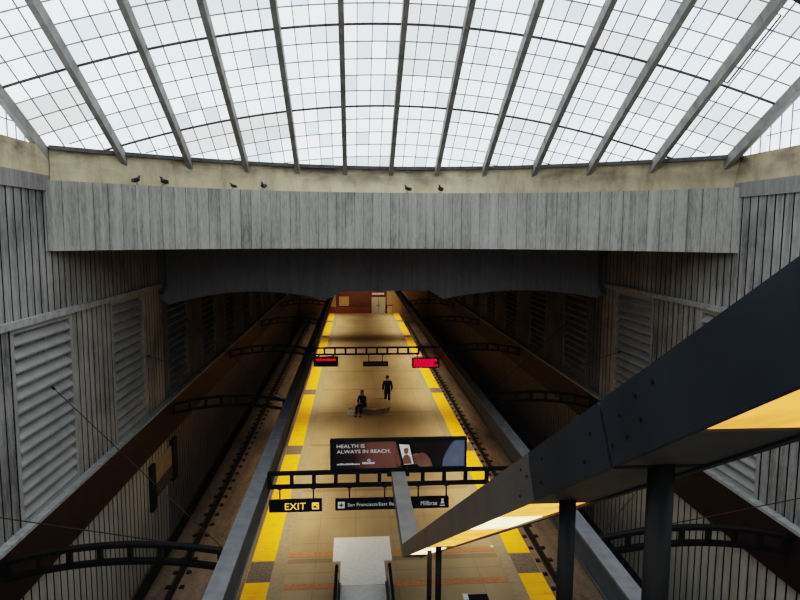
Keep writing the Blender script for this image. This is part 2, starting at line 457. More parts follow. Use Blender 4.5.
for i in range(12):
    xa = XR0-HALF+i*SP; xb = xa+SP; NU = 8
    me_v, me_f, uvs = [], [], []
    ss = [smin(xa)*0+t for t in range(0, 1)]
    NV = 56
    for a in range(NU+1):
        x = xa+SP*a/NU
        for b in range(NV+1):
            s = smin(x)+(smax(x)-smin(x))*b/NV
            me_v.append((x, YM-s, roof(x, s)))
    for a in range(NU):
        for b in range(NV):
            q = a*(NV+1)+b
            me_f.append((q, q+1, q+NV+2, q+NV+1))
    pm = MB(); pm.v = me_v; pm.f = me_f
    pane = pm.build('pane', 'glass', sky)
    uvl = pane.data.uv_layers.new(name='uv')
    off = Vector((XR0, YM, ZR))
    for lp in pane.data.loops:
        v = pane.data.vertices[lp.vertex_index].co + off
        s = YM-v.y; u = (v.x-XR0)/HALF
        uvl.data[lp.index].uv = ((v.x-xa)/SP*4*.999+4*i+.0005, (s-.85*u*u-.50)/.48+2)
    bars = MB()
    for k in (1, 2, 3):
        x = xa+SP*k/4; n = 26
        strip_on_roof(bars, [(x, smin(x)+(smax(x)-smin(x))*j/n) for j in range(n+1)], .019, .025, .014)
    for r, s0 in enumerate(ROWS):
        if (r-5) % 5 == 0: continue
        path = []
        for j in range(7):
            x = xa+SP*j/6; s = purl_s(x, s0)
            if smin(x)+.03 < s < smax(x): path.append((x, s))
        if len(path) > 1: strip_on_roof(bars, path, .019, .025, .014)
    bars.build('glazing_bars', 'muntin', pane)
for i in range(13):
    x = XR0-HALF+i*SP
    m = MB(); n = 40
    s0, s1 = smin(x)-.12, smax(x)+.12
    strip_on_roof(m, [(x, s0+(s1-s0)*j/n) for j in range(n+1)], .13, .27, .16)
    m.build('rib', 'rib', sky)
for r, s0 in enumerate(ROWS):
    if (r-5) % 5: continue
    m = MB(); path = []
    for j in range(73):
        x = XR0-HALF+HALF*2*j/72; s = purl_s(x, s0)
        if smin(x) < s < smax(x): path.append((x, s))
        elif path:
            if len(path) > 1: strip_on_roof(m, path, .034, .05, .04)
            path = []
    if len(path) > 1: strip_on_roof(m, path, .034, .05, .04)
    if m.v: m.build('purlin', 'purlin', sky)
# conduit loops hanging beside two ribs
for (xx, lab) in ((XR0-HALF+11*SP+.16, 'thin dark conduit loop beside the second rib from the right'), (XR0-HALF+1*SP-.13, 'thin dark conduit loop beside the second rib from the left')):
    a, b = (5.6, 7.3) if xx > 0 else (5.5, 6.1)
    P0 = lambda x, s: (x, YM-s, roof(x, s)-.10)
    o = MB().tube([P0(xx, a), P0(xx, (a+b)/2), P0(xx, b), P0(xx+.09, b), P0(xx+.09, (a+b)/2), P0(xx+.09, a), P0(xx, a)], .018, 6).build('conduit', 'purlin')
    tag(o, lab, 'conduit')
o = MB().bar((2.5, 10.5, 17.42), (9.85, 10.5, 13.68), .25, .28).build('roof_brace', 'girder_side'); tag(o, 'dark box brace under the skylight at the top right corner', 'brace')
# curved sill + cream upstand following the ring
NS = 64
xs = [XL+(XR-XL)*i/NS for i in range(NS+1)]
def arc_wall(f0, z0, f1, z1, m=None, xs=xs):
    m = m or MB(); b = len(m.v)
    for x in xs: m.v += [(x, f0(x), z0), (x, f1(x), z1)]
    for i in range(len(xs)-1): m.f.append((b+2*i, b+2*i+2, b+2*i+3, b+2*i+1))
    return m
def beamy(x): u = abs((x-XC)/8.585); return 18.95-3.6*min(1, u)**2.3
up_ = arc_wall(lambda x: beamy(x)+.35, 11.90, lambda x: ringy(x)-.02, 12.69)
arc_wall(lambda x: ringy(x)-.02, 12.69, lambda x: ringy(x)+.4, 12.69, up_)
struct(up_, 'wall_end', 'cream', 'curved cream concrete upstand between the beam and the skylight')
sl = MB()
for x0, x1 in zip(xs[:-1], xs[1:]):
    a = Vector((x0, ringy(x0)-.05, ZR-.03)); b = Vector((x1, ringy(x1)-.05, ZR-.03)); sl.bar(a, b+(b-a)*.05, .16, .10)
struct(sl, 'trim_5', 'sill', 'dark curved sill flashing at the foot of the skylight')
# front beam
fb = arc_wall(beamy, 10.23, beamy, 11.91)
arc_wall(beamy, 11.91, lambda x: beamy(x)+.9, 11.91, fb)
arc_wall(lambda x: beamy(x)+.9, 10.23, beamy, 10.23, fb)
arc_wall(lambda x: beamy(x)+.9, 11.91, lambda x: beamy(x)+.9, 10.23, fb)
struct(fb, 'wall_front', 'beam', 'long curved board-marked concrete beam across the hall')
# clerestory glass above the side walls
for k, (X, sd) in enumerate(((XL-.18, -1), (XR+.18, 1))):
    x_r = XR0+sd*HALF
    g = MB(); n = 44; s0, s1 = smin(x_r), smax(x_r)
    top = [(YM-(s0+(s1-s0)*j/n), roof(x_r, s0+(s1-s0)*j/n)) for j in range(n+1)]
    for (ya, za), (yb, zb) in zip(top[:-1], top[1:]):
        g.quad((X, ya, 12.68), (X, yb, 12.68), (X, yb, zb), (X, ya, za))
    w = g.build('window_%d' % (k+2), 'glass'); w['kind'] = 'structure'; w['label'] = 'upright milky side glazing above the %s wall' % ('left' if sd < 0 else 'right')
    uvl = w.data.uv_layers.new(name='uv')
    for lp in w.data.loops:
        v = w.data.vertices[lp.vertex_index].co; uvl.data[lp.index].uv = (v.y/.36+200, v.z/.5+300)
    b = MB(); y = top[0][0]
    def ztop(yy):
        s = YM-yy; return roof(x_r, s)
    xo = X-sd*.02
    yy = top[0][0]-.36
    while yy > top[-1][0]:
        b.bar((xo, yy, 12.68), (xo, yy, ztop(yy)), .02, .02); yy -= .36
    zz = 12.68+.42
    while zz < 18.5:
        ys = [q[0] for q in top if q[1] > zz]
        if len(ys) > 1: b.bar((xo, max(ys), zz), (xo, min(ys), zz), .02, .02)
        zz += .42
    b.build('glazing_bars', 'muntin', w)
# ceiling between the beams, second beam and the dark arched ceiling beyond
Y2 = 23.7
prof = [(XL, 8.25), (-6.95, 8.0)]
def arch(xa, za, xp, zp, xb, zb, n=14):
    out = []
    for i in range(n+1):
        t = i/n; x = xa+(xb-xa)*t
        l = za+(zb-za)*t; h = zp-(za+zb)/2
        out.append((x, l+h*4*t*(1-t)))
    return out
a1 = arch(-6.95, 8.0, -4, 8.49, -1.13, 8.17)
a2 = arch(3.41, 8.19, 6.3, 8.52, 9.55, 8.2)
soff = [(XL, 8.3)] + a1 + [(-.38, 8.50), (2.9, 8.50)] + a2 + [(XR, 8.4)]
m = MB()
for (x0, z0), (x1, z1) in zip(soff[:-1], soff[1:]):
    m.quad((x0, Y2, z0), (x1, Y2, z1), (x1, Y2, 10.35), (x0, Y2, 10.35))
struct(m, 'wall_front', 'beam_dark', 'dark downstand beam with shallow arches over the tracks')
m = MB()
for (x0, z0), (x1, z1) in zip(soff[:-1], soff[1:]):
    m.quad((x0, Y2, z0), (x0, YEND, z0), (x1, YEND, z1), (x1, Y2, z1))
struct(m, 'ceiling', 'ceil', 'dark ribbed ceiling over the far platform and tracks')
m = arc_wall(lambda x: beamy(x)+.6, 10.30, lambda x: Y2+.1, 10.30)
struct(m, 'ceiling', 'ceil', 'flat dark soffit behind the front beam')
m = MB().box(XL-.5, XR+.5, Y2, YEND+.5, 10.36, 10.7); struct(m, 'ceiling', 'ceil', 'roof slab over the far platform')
# slim lit nosing along the soffit edge and pipes at its ends
m = MB()
for (x0, z0), (x1, z1) in zip(soff[:-1], soff[1:]): m.bar((x0, Y2-.02, z0), (x1, Y2-.02, z1), .05, .035)
struct(m, 'trim_6', 'cap', 'thin concrete nosing along the arched soffit edge')
for (X, lab) in ((XL+.28, 'thin grey downpipe at the left end of the dark downstand beam'), (XR-.28, 'thin grey downpipe at the right end of the dark downstand beam')):
    o = MB().tube([(X, Y2-.1, 10.28), (X, Y2-.1, 8.75), (X-math.copysign(.12, X)*-1, Y2-.1, 8.45), (X+math.copysign(.2, X), Y2-.1, 8.40)], .06, 8).build('downpipe', 'girder_side')
    tag(o, lab, 'pipe')

# ------------------------------------------------------------------ floors, platform, tracks
PL, PR = -3.39, 5.90
struct(MB().box(PL, PR, 2.0, YEND, -.12, 0), 'floor', 'platform', 'long tan terrazzo island platform')
struct(MB().box(PL+.15, PR-.15, 2.0, YEND, TRACK-.3, -.12), 'floor', 'edge', 'dark base of the island platform')
struct(MB().box(XL-.2, PL+.2, YB, YEND, TRACK-.3, TRACK), 'floor', 'bed', 'brown track bed on the left')
struct(MB().box(PR-.2, XR+.2, YB, YEND, TRACK-.3, TRACK), 'floor', 'bed', 'brown track bed on the right')
struct(MB().box(XL, XR, YB, .2, Z_FLOOR2-.35, Z_FLOOR2), 'floor', 'mezz', 'mezzanine floor under the viewer')
struct(MB().box(XL-.6, XR+.6, YB-.3, YB, TRACK, 13.5), 'wall_back', 'wall', 'concrete wall behind the viewer')
# yellow tactile strips with dark gaps at the train doors
gaps = [(18.25, 19.5)] + [(29.35+11.25*k, 30.65+11.25*k) for k in range(5)]
segs = []; y = 8.0
for a, b in gaps: segs.append((y, a)); y = b
segs.append((y, YEND-.1))
for nm, xo, xi in (('left', PL, PL+.76), ('right', PR, PR-.76)):
    xa, xb = sorted((xo+math.copysign(.02, xi-xo), xi))
    for k, (a, b) in enumerate(segs):
        o = MB().box(xa, xb, a, b, 0, .012).build('tactile_strip', 'yellow')
        tag(o, '%s yellow tactile strip from the camera along the %s platform edge' % (ORD[k], nm), 'tactile paving', 'yellow tactile strips on the platform edges')
    d = MB()
    for a, b in gaps: d.box(xa, xb, a, b, 0, .006)
    struct(d, 'trim_7' if nm == 'left' else 'trim_8', 'gapstone', 'worn dark tiles at the train door gaps, %s edge' % nm)
    xa, xb = sorted((xi, xi+math.copysign(.42, xi-xo)))
    struct(MB().box(xa, xb, 8, YEND-.1, 0, .005), 'trim_9' if nm == 'left' else 'trim_10', 'border', 'pale stone border inside the %s yellow strips' % nm)
m = MB()
for y in (17.95, 19.85): m.box(PL+1.2, PR-1.2, y-.16, y+.16, 0, .007)
struct(m, 'trim_11', 'band', 'orange brick bands across the platform')
# rails and their fasteners
def rail(x, lab):
    t = thing('running_rail', lab, 'rail', (x, 40, TRACK))
    MB().box(x-.09, x+.09, YB, YEND, TRACK+.05, TRACK+.075).box(x-.02, x+.02, YB, YEND, TRACK+.075, TRACK+.17).box(x-.045, x+.045, YB, YEND, TRACK+.17, TRACK+.22).build('rail_bar', 'rail', t)
    for sd in (-1, 1):
        xa, xb = sorted((x+sd*.16, x+sd*.30))
        first = MB().box(xa, xb, 10.125, 10.275, TRACK, TRACK+.06).build('fastener', 'rust', t)
        for i in range(1, 50):
            c = first.copy(); C.objects.link(c); c.parent = t; c.location = (0, .9*i, 0)
    far = MB()
    for i in range(50, 80):
        for sd in (-1, 1):
            xa, xb = sorted((x+sd*.16, x+sd*.30)); far.box(xa, xb, 10.125+.9*i, 10.275+.9*i, TRACK, TRACK+.06)
    far.build('fastener', 'rust', t, kind='stuff')
rail(-4.35, 'left track, rail nearest the platform'); rail(-6.03, 'left track, rail nearest the left wall')
rail(6.86, 'right track, rail nearest the platform'); rail(8.54, 'right track, rail nearest the right wall')
for x, lab in ((-6.85, 'dark covered power rail along the foot of the left wall'), (9.40, 'dark covered power rail along the foot of the right wall')):
    t = thing('power_rail', lab, 'rail', (x, 40, TRACK))
    MB().box(x-.05, x+.05, YB, YEND, TRACK+.1, TRACK+.25).build('conductor', 'rail', t)
    MB().box(x-.14, x+.14, YB, YEND, TRACK+.32, TRACK+.36).box(x-.14, x-.11, YB, YEND, TRACK, TRACK+.32).build('cover_board', 'black', t)

# ------------------------------------------------------------------ steel girders and trusses
for nm, x0, x1 in (('left', -2.76, -2.39), ('right', 4.95, 5.32)):
    t = thing('platform_girder', 'long grey steel girder above the %s platform edge' % nm, 'girder', ((x0+x1)/2, 30, 3.45))
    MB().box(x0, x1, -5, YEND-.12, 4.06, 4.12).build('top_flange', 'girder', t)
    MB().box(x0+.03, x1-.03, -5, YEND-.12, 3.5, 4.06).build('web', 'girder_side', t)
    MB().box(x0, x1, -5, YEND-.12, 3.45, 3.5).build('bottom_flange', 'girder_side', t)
def curved_truss(sd, y, lab):
    mir = (lambda x: x) if sd < 0 else (lambda x: 2*XC-x)
    xa, xb = -2.79, (-7.13 if sd < 0 else -7.16)
    top = lambda x: 4.30-.055*(x+4.75)**2
    t = thing('curved_truss', lab, 'truss', (mir(-4.9), y, 3.7), 'curved black ladder trusses over the tracks')
    n = 16; X = [xa+(xb-xa)*i/n for i in range(n+1)]
    tc, bc = MB(), MB()
    for a, b in zip(X[:-1], X[1:]):
        A, B = Vector((mir(a), y, top(a)-.04)), Vector((mir(b), y, top(b)-.04)); tc.bar(A, B+(B-A)*.06, .16, .08)
        A, B = Vector((mir(a), y, top(a)-.40)), Vector((mir(b), y, top(b)-.40)); bc.bar(A, B+(B-A)*.06, .16, .08)
    tc.build('top_chord', 'black', t); bc.build('bottom_chord', 'black', t)
    for i in range(8):
        x = xa-.04+(xb-xa+.08)*i/7
        MB().box(mir(x)-.045, mir(x)+.045, y-.06, y+.06, top(x)-.40, top(x)-.04).build('web_post', 'black', t)
TY = [12.6, 24.4, 35.6, 47.6, 60.0]
for k, y in enumerate(TY):
    for sd, nm in ((-1, 'left'), (1, 'right')):
        curved_truss(sd, y, '%s curved black ladder truss from the camera over the %s track' % (ORD[k], nm))
def ladder_truss(y, lab):
    t = thing('ladder_truss', lab, 'truss', (.6, y, 3.7))
    MB().box(-2.39, 4.95, y-.06, y+.06, 4.08, 4.17).build('top_chord', 'black', t)
    MB().box(-2.39, 3.75, y-.06, y+.06, 3.70, 3.79).build('bottom_chord', 'black', t)
    for i in range(11):
        x = -2.34+.603*i; MB().box(x-.05, x+.05, y-.05, y+.05, 3.79, 4.08).build('web_post', 'black', t)
ladder_truss(16.6, 'straight black ladder truss across the platform carrying the billboard')
ladder_truss(35.3, 'straight black ladder truss across the platform carrying red train displays')
# stay cables from wall anchors to the truss joints
def stay(a, b, lab):
    t = thing('stay_cable', lab, 'cable', a)
    MB().tube([a, b], .010, 6).build('cable', 'rail', t)
    d = (Vector(b)-Vector(a)).normalized()
    MB().tube([Vector(a), Vector(a)+d*.10], .03, 8).build('anchor_plate', 'black', t)
for nm, X, xj in (('left', XL+.07, -2.79), ('right', XR-.07, 5.35)):
    for y0, w in ((12.6, 'nearest'), (24.4, 'second')):
        stay((X, y0+2.5, 7.0), (xj, y0+.05, 4.10), 'thin stay cable from the %s wall down to the %s %s truss, far side' % (nm, w, nm))
        stay((X, y0-2.6 if y0 < 20 else y0-2.5, 6.4), (xj, y0-.05, 4.10), 'thin stay cable from the %s wall down to the %s %s truss, near side' % (nm, w, nm))

# ------------------------------------------------------------------ billboard and signs
YT = 16.6
bb = thing('billboard', 'wide dark billboard reading HEALTH IS ALWAYS IN REACH on the truss', 'billboard', (1.2, YT, 4.17))
bx0, bx1, bz0, bz1 = -.68, 3.10, 4.18, 5.06
MB().box(bx0+.07, bx1-.05, YT-.06, YT+.06, bz0+.06, bz1-.05).build('poster', 'ad_bg', bb)
fr = MB()
for q in ((bx0, bx0+.07, bz0, bz1), (bx1-.05, bx1, bz0, bz1), (bx0+.07, bx1-.05, bz1-.05, bz1), (bx0+.07, bx1-.05, bz0, bz0+.06)): fr.box(q[0], q[1], YT-.085, YT+.08, q[2], q[3])
fr.build('frame', 'black', bb)
yf = YT-.062
def poly_face(pts, y): 
    m = MB(); m.prism(pts, 'y', y, y+.006); return m
tx = text_mb('HEALTH IS', -.50, yf, 4.83, .10, .76); tx2 = text_mb('ALWAYS IN REACH.', -.50, yf, 4.675, .10, 1.48)
b = len(tx.v); tx.v += tx2.v; tx.f += [tuple(i+b for i in q) for q in tx2.f]
tx.build('lettering', 'ad_text', bb)
# the small illegible line at the foot of the advert and its round emblem
m = MB(); x = -.50
while x < .13:
    w = random.uniform(.02, .04); m.box(x, x+w, yf-.005, yf, 4.345, 4.345+random.choice((.035, .045, .05))); x += w+.012
x = .20
while x < .52:
    w = random.uniform(.025, .04); m.box(x, x+w, yf-.005, yf, 4.36, 4.36+random.choice((.045, .055, .06))); x += w+.012
for k in range(6):
    t = 2*PI*k/6; cx, cz = .38+.035*math.cos(t), 4.47+.03*math.sin(t); m.box(cx-.012, cx+.012, yf-.005, yf, cz-.01, cz+.01)
m.build('small_print', 'ad_text', bb)
def ell(cx, cz, rx, rz, rot=0, n=20, t0=0, t1=2*PI):
    out = []
    for k in range(n):
        t = t0+(t1-t0)*k/n; x, z = rx*math.cos(t), rz*math.sin(t)
        out.append((cx+x*math.cos(rot)-z*math.sin(rot), cz+x*math.sin(rot)+z*math.cos(rot)))
    return out
# sleeve, hand and phone of the photo on the advert
MB().prism([(2.42, 4.25), (2.44, 4.45), (2.52, 4.65), (2.62, 4.83), (2.76, 5.0), (3.04, 5.0), (3.04, 4.25)], 'y', yf-.004, yf+.002).build('sleeve_picture', 'ad_blue', bb)
ph = [(1.12, 4.99), (1.17, 5.01), (1.53, 4.99), (1.58, 4.95), (1.72, 4.31), (1.69, 4.26), (1.37, 4.245), (1.32, 4.27)]
hm = MB()
hm.prism([(1.64, 4.48), (1.74, 4.62), (1.86, 4.66), (1.98, 4.60), (2.08, 4.46), (2.15, 4.26), (1.80, 4.25), (1.68, 4.34)], 'y', yf-.005, yf+.002)
for (a, c, d) in ((1.66, 4.60, .2), (1.69, 4.54, .3), (1.70, 4.46, .35), (1.71, 4.38, .4)): hm.prism(ell(a, c, .10, .035, d), 'y', yf-.012, yf+.002)
MB().prism(ell(1.20, 4.45, .05, .16, .2), 'y', yf-.006, yf+.002).build('thumb_picture', 'ad_skin', bb)
hm.build('hand_picture', 'ad_skin', bb)
MB().prism(ph, 'y', yf-.008, yf+.002).build('phone_picture', 'ad_dark', bb)
sc = [(1.21, 4.91), (1.49, 4.89), (1.62, 4.34), (1.35, 4.32)]
MB().prism(sc, 'y', yf-.010, yf-.002).build('phone_screen', 'ad_screen', bb)
m = MB().prism(ell(1.41, 4.70, .06, .075), 'y', yf-.013, yf-.004); m.prism([(1.34, 4.34), (1.31, 4.50), (1.37, 4.61), (1.46, 4.61), (1.53, 4.52), (1.57, 4.35)], 'y', yf-.013, yf-.004); m.prism(ell(1.41, 4.755, .07, .045), 'y', yf-.014, yf-.004)
m.build('caller_picture', 'ad_skin', bb)

def rod(m, x, z0, z1, y): m.box(x-.018, x+.018, y-.018, y+.018, z0, z1).box(x-.06, x+.06, y-.04, y+.04, z1-.03, z1)
ex = thing('exit_sign', 'black hanging sign with yellow EXIT lettering and arrow', 'sign', (-1.65, YT, 3.02))
MB().box(-2.36, -.92, YT-.05, YT+.05, 3.03, 3.37).build('panel', 'sign', ex)
text_mb('EXIT', -1.93, YT-.05, 3.10, .19, .57).build('lettering', 'sign_yellow', ex)
m = MB()
# arrow symbol: yellow square outline with a diagonal arrow
ix, iz, q = -1.19, 3.10, .19
yy = YT-.052
for b4 in ((ix, ix+q, iz, iz+.035), (ix, ix+q, iz+q-.035, iz+q), (ix, ix+.035, iz+.035, iz+q-.035), (ix+q-.035, ix+q, iz+.035, iz+q-.035)): m.box(b4[0], b4[1], yy-.004, yy, b4[2], b4[3])
m.prism([(ix+.05, iz+.17), (ix+.14, iz+.17), (ix+.05, iz+.08)], 'y', yy-.004, yy); m.prism([(ix+.08, iz+.12), (ix+.10, iz+.14), (ix+.17, iz+.07), (ix+.15, iz+.05)], 'y', yy-.004, yy)
m.build('arrow_symbol', 'sign_yellow', ex)
for x in (-2.07, -1.15):
    m = MB(); rod(m, x, 3.36, 3.70, YT); m.build('hanger_rod', 'black', ex)
ds = thing('direction_sign', 'long black hanging sign for San Francisco/East Bay and Millbrae', 'sign', (1, YT, 3.02))
MB().box(-.55, 2.62, YT-.05, YT+.05, 3.04, 3.35).build('panel', 'sign', ds)
tm = text_mb('San Francisco/East Bay', -.21, YT-.05, 3.12, .13, 1.36)
for lo_, hi_ in ((0, .15), (.15, .80), (.80, 1.01)):
    m = MB()
    for q in tm.f:
        cx = (sum(tm.v[i][0] for i in q)/len(q)+.21)/1.36
        if lo_ <= cx < hi_: m.quad(*[tm.v[i] for i in q])
    if m.v: m.build('lettering', 'sign_white', ds)
text_mb('Millbrae', 1.83, YT-.05, 3.125, .13, .46).build('lettering', 'sign_white', ds)
m = MB(); ix, iz = -.48, 3.10
m.box(ix, ix+.19, YT-.054, YT-.05, iz, iz+.19); m.build('route_symbol', 'sign_white', ds)
m = MB().box(ix+.08, ix+.11, YT-.058, YT-.054, iz+.03, iz+.16).box(ix+.03, ix+.16, YT-.058, YT-.054, iz+.08, iz+.11); m.build('route_cross', 'sign', ds)
m = MB().prism(ell(2.44, 3.28, .035, .035), 'y', YT-.054, YT-.05).prism([(2.38, 3.17), (2.50, 3.17), (2.46, 3.24), (2.42, 3.24)], 'y', YT-.054, YT-.05).box(2.37, 2.51, YT-.054, YT-.05, 3.10, 3.125)
m.build('arrow_symbol', 'sign_white', ds)
for x in (-.16, .82, 1.76, 2.55):
    m = MB(); rod(m, x, 3.34, 3.70, YT); m.build('hanger_rod', 'black', ds)
YS = 35.3
def led(x0, x1, z0, z1, rows, lab):
    t = thing('train_display', lab, 'display', ((x0+x1)/2, YS, z0))
    MB().box(x0, x1, YS-.1, YS+.1, z0, z1).build('housing', 'led_board', t)
    m = MB()
    for (zc, xa, xb, h) in rows:
        x = xa
        while x < xb-.03:
            w = random.uniform(.05, .09); hh = h*random.choice((1, 1, .8))
            m.box(x, min(x+w, xb), YS-.108, YS-.1, zc-h/2, zc-h/2+hh); x += w+random.choice((.02, .02, .02, .06))
    m.build('led_text', 'led_red', t)
    for x in (x0+.3, x1-.3):
        r = MB(); rod(r, x, z1-.01, 4.08 if x > 3.75 else 3.70, YS); r.build('hanger_rod', 'black', t)
led(-2.36, -.95, 3.05, 3.63, [(3.46, -2.2, -1.1, .11)], 'dark hanging train display with one red line, left end of far truss')
led(3.32, 4.90, 2.92, 3.50, [(3.37, 3.42, 4.75, .14), (3.21, 3.42, 4.6, .13), (3.06, 3.42, 4.8, .12)], 'dark hanging train display full of red text, right end of far truss')
t = thing('platform_sign', 'small blank-looking dark hanging sign at the middle of the far truss', 'sign', (1.2, YS, 3.03))
MB().box(.48, 1.92, YS-.05, YS+.05, 3.03, 3.31).build('panel', 'sign', t)
m = MB(); x = .62
while x < 1.8: 
    w = random.uniform(.05, .09); m.box(x, x+w, YS-.055, YS-.05, 3.14, 3.2); x += w+.05
m.build('lettering', 'girder', t)
for x in (.8, 1.6):
    r = MB(); rod(r, x, 3.30, 3.70, YS); r.build('hanger_rod', 'black', t)

# ------------------------------------------------------------------ inclined lighting spine of the escalator
K = .5835
zt = lambda y: 11.43-K*y
zb = lambda y: 11.12-K*y
BX0, BX1 = 1.0, 1.40
sp = thing('lighting_beam', 'big charcoal box beam sloping over the escalator with glowing underside lamps', 'beam', (1.2, 9, 5))
YK = 12.5          # knee between slope and level arm
cuts = [YK, 9.6, 8.4, 3.27, 2.27, -1.2]
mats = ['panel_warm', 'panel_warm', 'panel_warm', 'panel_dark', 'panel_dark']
def side_poly(y0, y1, e=0):
    def P(y, top):
        yt = y+(.155 if y < 12 else 0); return (yt, zt(yt)) if top else (y, zb(y))
    return [P(y0, 0), P(y1, 0), P(y1, 1), P(y0, 1)]
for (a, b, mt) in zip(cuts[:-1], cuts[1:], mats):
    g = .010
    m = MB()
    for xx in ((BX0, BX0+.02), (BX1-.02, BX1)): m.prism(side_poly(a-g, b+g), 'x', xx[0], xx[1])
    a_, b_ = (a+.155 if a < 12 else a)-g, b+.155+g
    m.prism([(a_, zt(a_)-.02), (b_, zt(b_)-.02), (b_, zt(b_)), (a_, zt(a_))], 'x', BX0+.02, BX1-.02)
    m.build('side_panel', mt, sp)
m = MB().prism([(cuts[0], zb(cuts[0])+.05), (cuts[-1], zb(cuts[-1])+.05), (cuts[-1], zt(cuts[-1])-.03), (cuts[0], zt(cuts[0])-.03)], 'x', BX0+.015, BX1-.015)
m.build('core', 'seam', sp)
# underside: soffit panels between the lamps
def under(y0, y1, mat, name, x0=BX0+.02, x1=BX1-.02, up=.0):
    m = MB().prism([(y0, zb(y0)+up), (y1, zb(y1)+up), (y1, zb(y1)+up+.02), (y0, zb(y0)+up+.02)], 'x', x0, x1)
    return m.build(name, mat, sp)
under(YK, 11.1, 'soffit', 'soffit_panel'); under(3.42, 1.72, 'soffit', 'soffit_panel')
for y in (2.27,): under(y+.025, y-.025, 'seam', 'seam_strip', up=-.004)
lamps = [(11.0, 8.85, 'lamp_white'), (8.2, 6.42, 'lamp_orange'), (6.36, 5.36, 'lamp_orange'), (5.30, 4.26, 'lamp_white'), (4.20, 3.45, 'lamp_orange'), (1.70, .4, 'lamp_amber'), (.35, -1.2, 'lamp_amber')]
for a, b, mt in lamps: under(a, b, mt, 'lamp_diffuser', up=.004)
rm = MB()
for x0, x1 in ((BX1-.03, BX1+.01),): rm.prism([(YK, zb(YK)-.012), (-1.2, zb(-1.2)-.012), (-1.2, zb(-1.2)+.03), (YK, zb(YK)+.03)], 'x', x0, x1)
rm.build('edge_trim', 'panel_dark', sp)
# level arm reaching the billboard truss
ar = MB().prism([(YK+.35, 3.80), (YT-.06, 3.80), (YT-.06, 4.14), (YK, 4.14), (YK, zb(YK))], 'x', BX0, BX1-.02)
ar.build('level_arm', 'arm', sp)
MB().box(BX0-.12, BX1+.1, YT-.09, YT-.06, 4.0, 4.17).build('arm_bracket', 'black', sp)
# bolts on the visible face
bm_ = MB()
for (y, r) in ((9.5, .3), (9.5, .75), (8.35, .25), (8.35, .8), (3.55, .22), (3.42, .55), (3.55, .75), (3.15, .28), (3.15, .7), (2.55, .25), (2.5, .62), (2.27, .28), (2.22, .62), (2.15, .3), (2.1, .75), (2.05, .42), (1.98, .78)):
    z = zb(y)+(zt(y)-zb(y))*r
    bm_.prism(ell(y, z, .008, .008, n=8), 'x', BX0-.006, BX0)
bm_.build('bolt_heads', 'seam', sp)
dk = lambda y: .8+max(0, (15.0-y))*.605
for i, (y, r) in enumerate(((9.5, .038), (8.45, .043), (3.29, .047), (2.27, .051))):
    MB().tube([(1.2, y, dk(y)-.7), (1.2, y, zb(y)+.02)], r, 14).build('post', 'post', sp, smooth=True)

# ------------------------------------------------------------------ escalator
es = thing('escalator', 'stainless steel escalator rising from the platform toward the camera', 'escalator', (.21, 18, 0))
EX0, EX1 = -.74, 1.20
MB().box(EX0, EX1, 19.3, 20.9, 0, .03).build('landing_plate', 'steel', es)
MB().box(EX0+.26, EX1-.26, 17.9, 19.3, 0, .032).build('comb_plate', 'steel', es)
dz = lambda y: max(0, 15.0-y)*.605
first = MB().box(EX0+.26, EX1-.26, 17.45, 17.88, -.1, .02).build('step', 'tread', es)
y = 17.88; k = 0
while y > .9:
    y2 = y-.43
    if k:
        c = first.copy(); C.objects.link(c); c.parent = es; c.location = (0, -.43*k, dz(y-.2))
    y = y2; k += 1
for sd, xa in (('left', EX0), ('right', EX1-.26)):
    xm = xa+(.19 if sd == 'left' else .07)
    bal = MB().prism([(17.55, .03), (17.7, .3), (17.65, .75), (17.4, .9), (15.0, .9), (.3, .9+dz(.3)), (.3, dz(.3)-.25), (15.3, -.02)], 'x', xm-.03, xm+.03).build('balustrade', 'balus', es)
    MB().prism([(17.95, 0), (17.95, .10), (15.0, .14), (.3, .14+dz(.3)), (.3, dz(.3)-.35), (14.4, 0)], 'x', xm-.10, xm+.10).build('deck_skirt', 'balus', es)
    pts = [(xm, 17.5, .12), (xm, 17.72, .30), (xm, 17.78, .55), (xm, 17.67, .80), (xm, 17.4, .95), (xm, 15.0, .95), (xm, .3, .95+dz(.3))]
    MB().tube(pts, .045, 8).build('handrail', 'rubber', bal)
# railing end seen at the bottom edge beside the escalator
rl = thing('guard_rail', 'dark-topped low metal guard rail at the lower edge beside the escalator', 'railing', (3.3, 15.9, 0))
MB().box(2.98, 3.6, 15.6, 15.85, .80, .86).build('top_rail', 'black', rl)
for x in (3.02, 3.56): MB().box(x-.03, x+.03, 15.69, 15.75, 0, .80).build('rail_post', 'steel', rl)
MB().box(3.05, 3.53, 15.70, 15.74, .15, .75).build('infill_panel', 'balus', rl)
MB().box(2.92, 3.06, 15.6, 15.86, .86, .88).build('end_cap', 'steel', rl)
o = MB().prism([(4.62, 19.95), (4.72, 19.92), (4.75, 20.03), (4.65, 20.06)], 'z', 0, .02).build('paper_scrap', 'paper'); tag(o, 'small white paper scrap on the platform near the right yellow strip', 'litter')

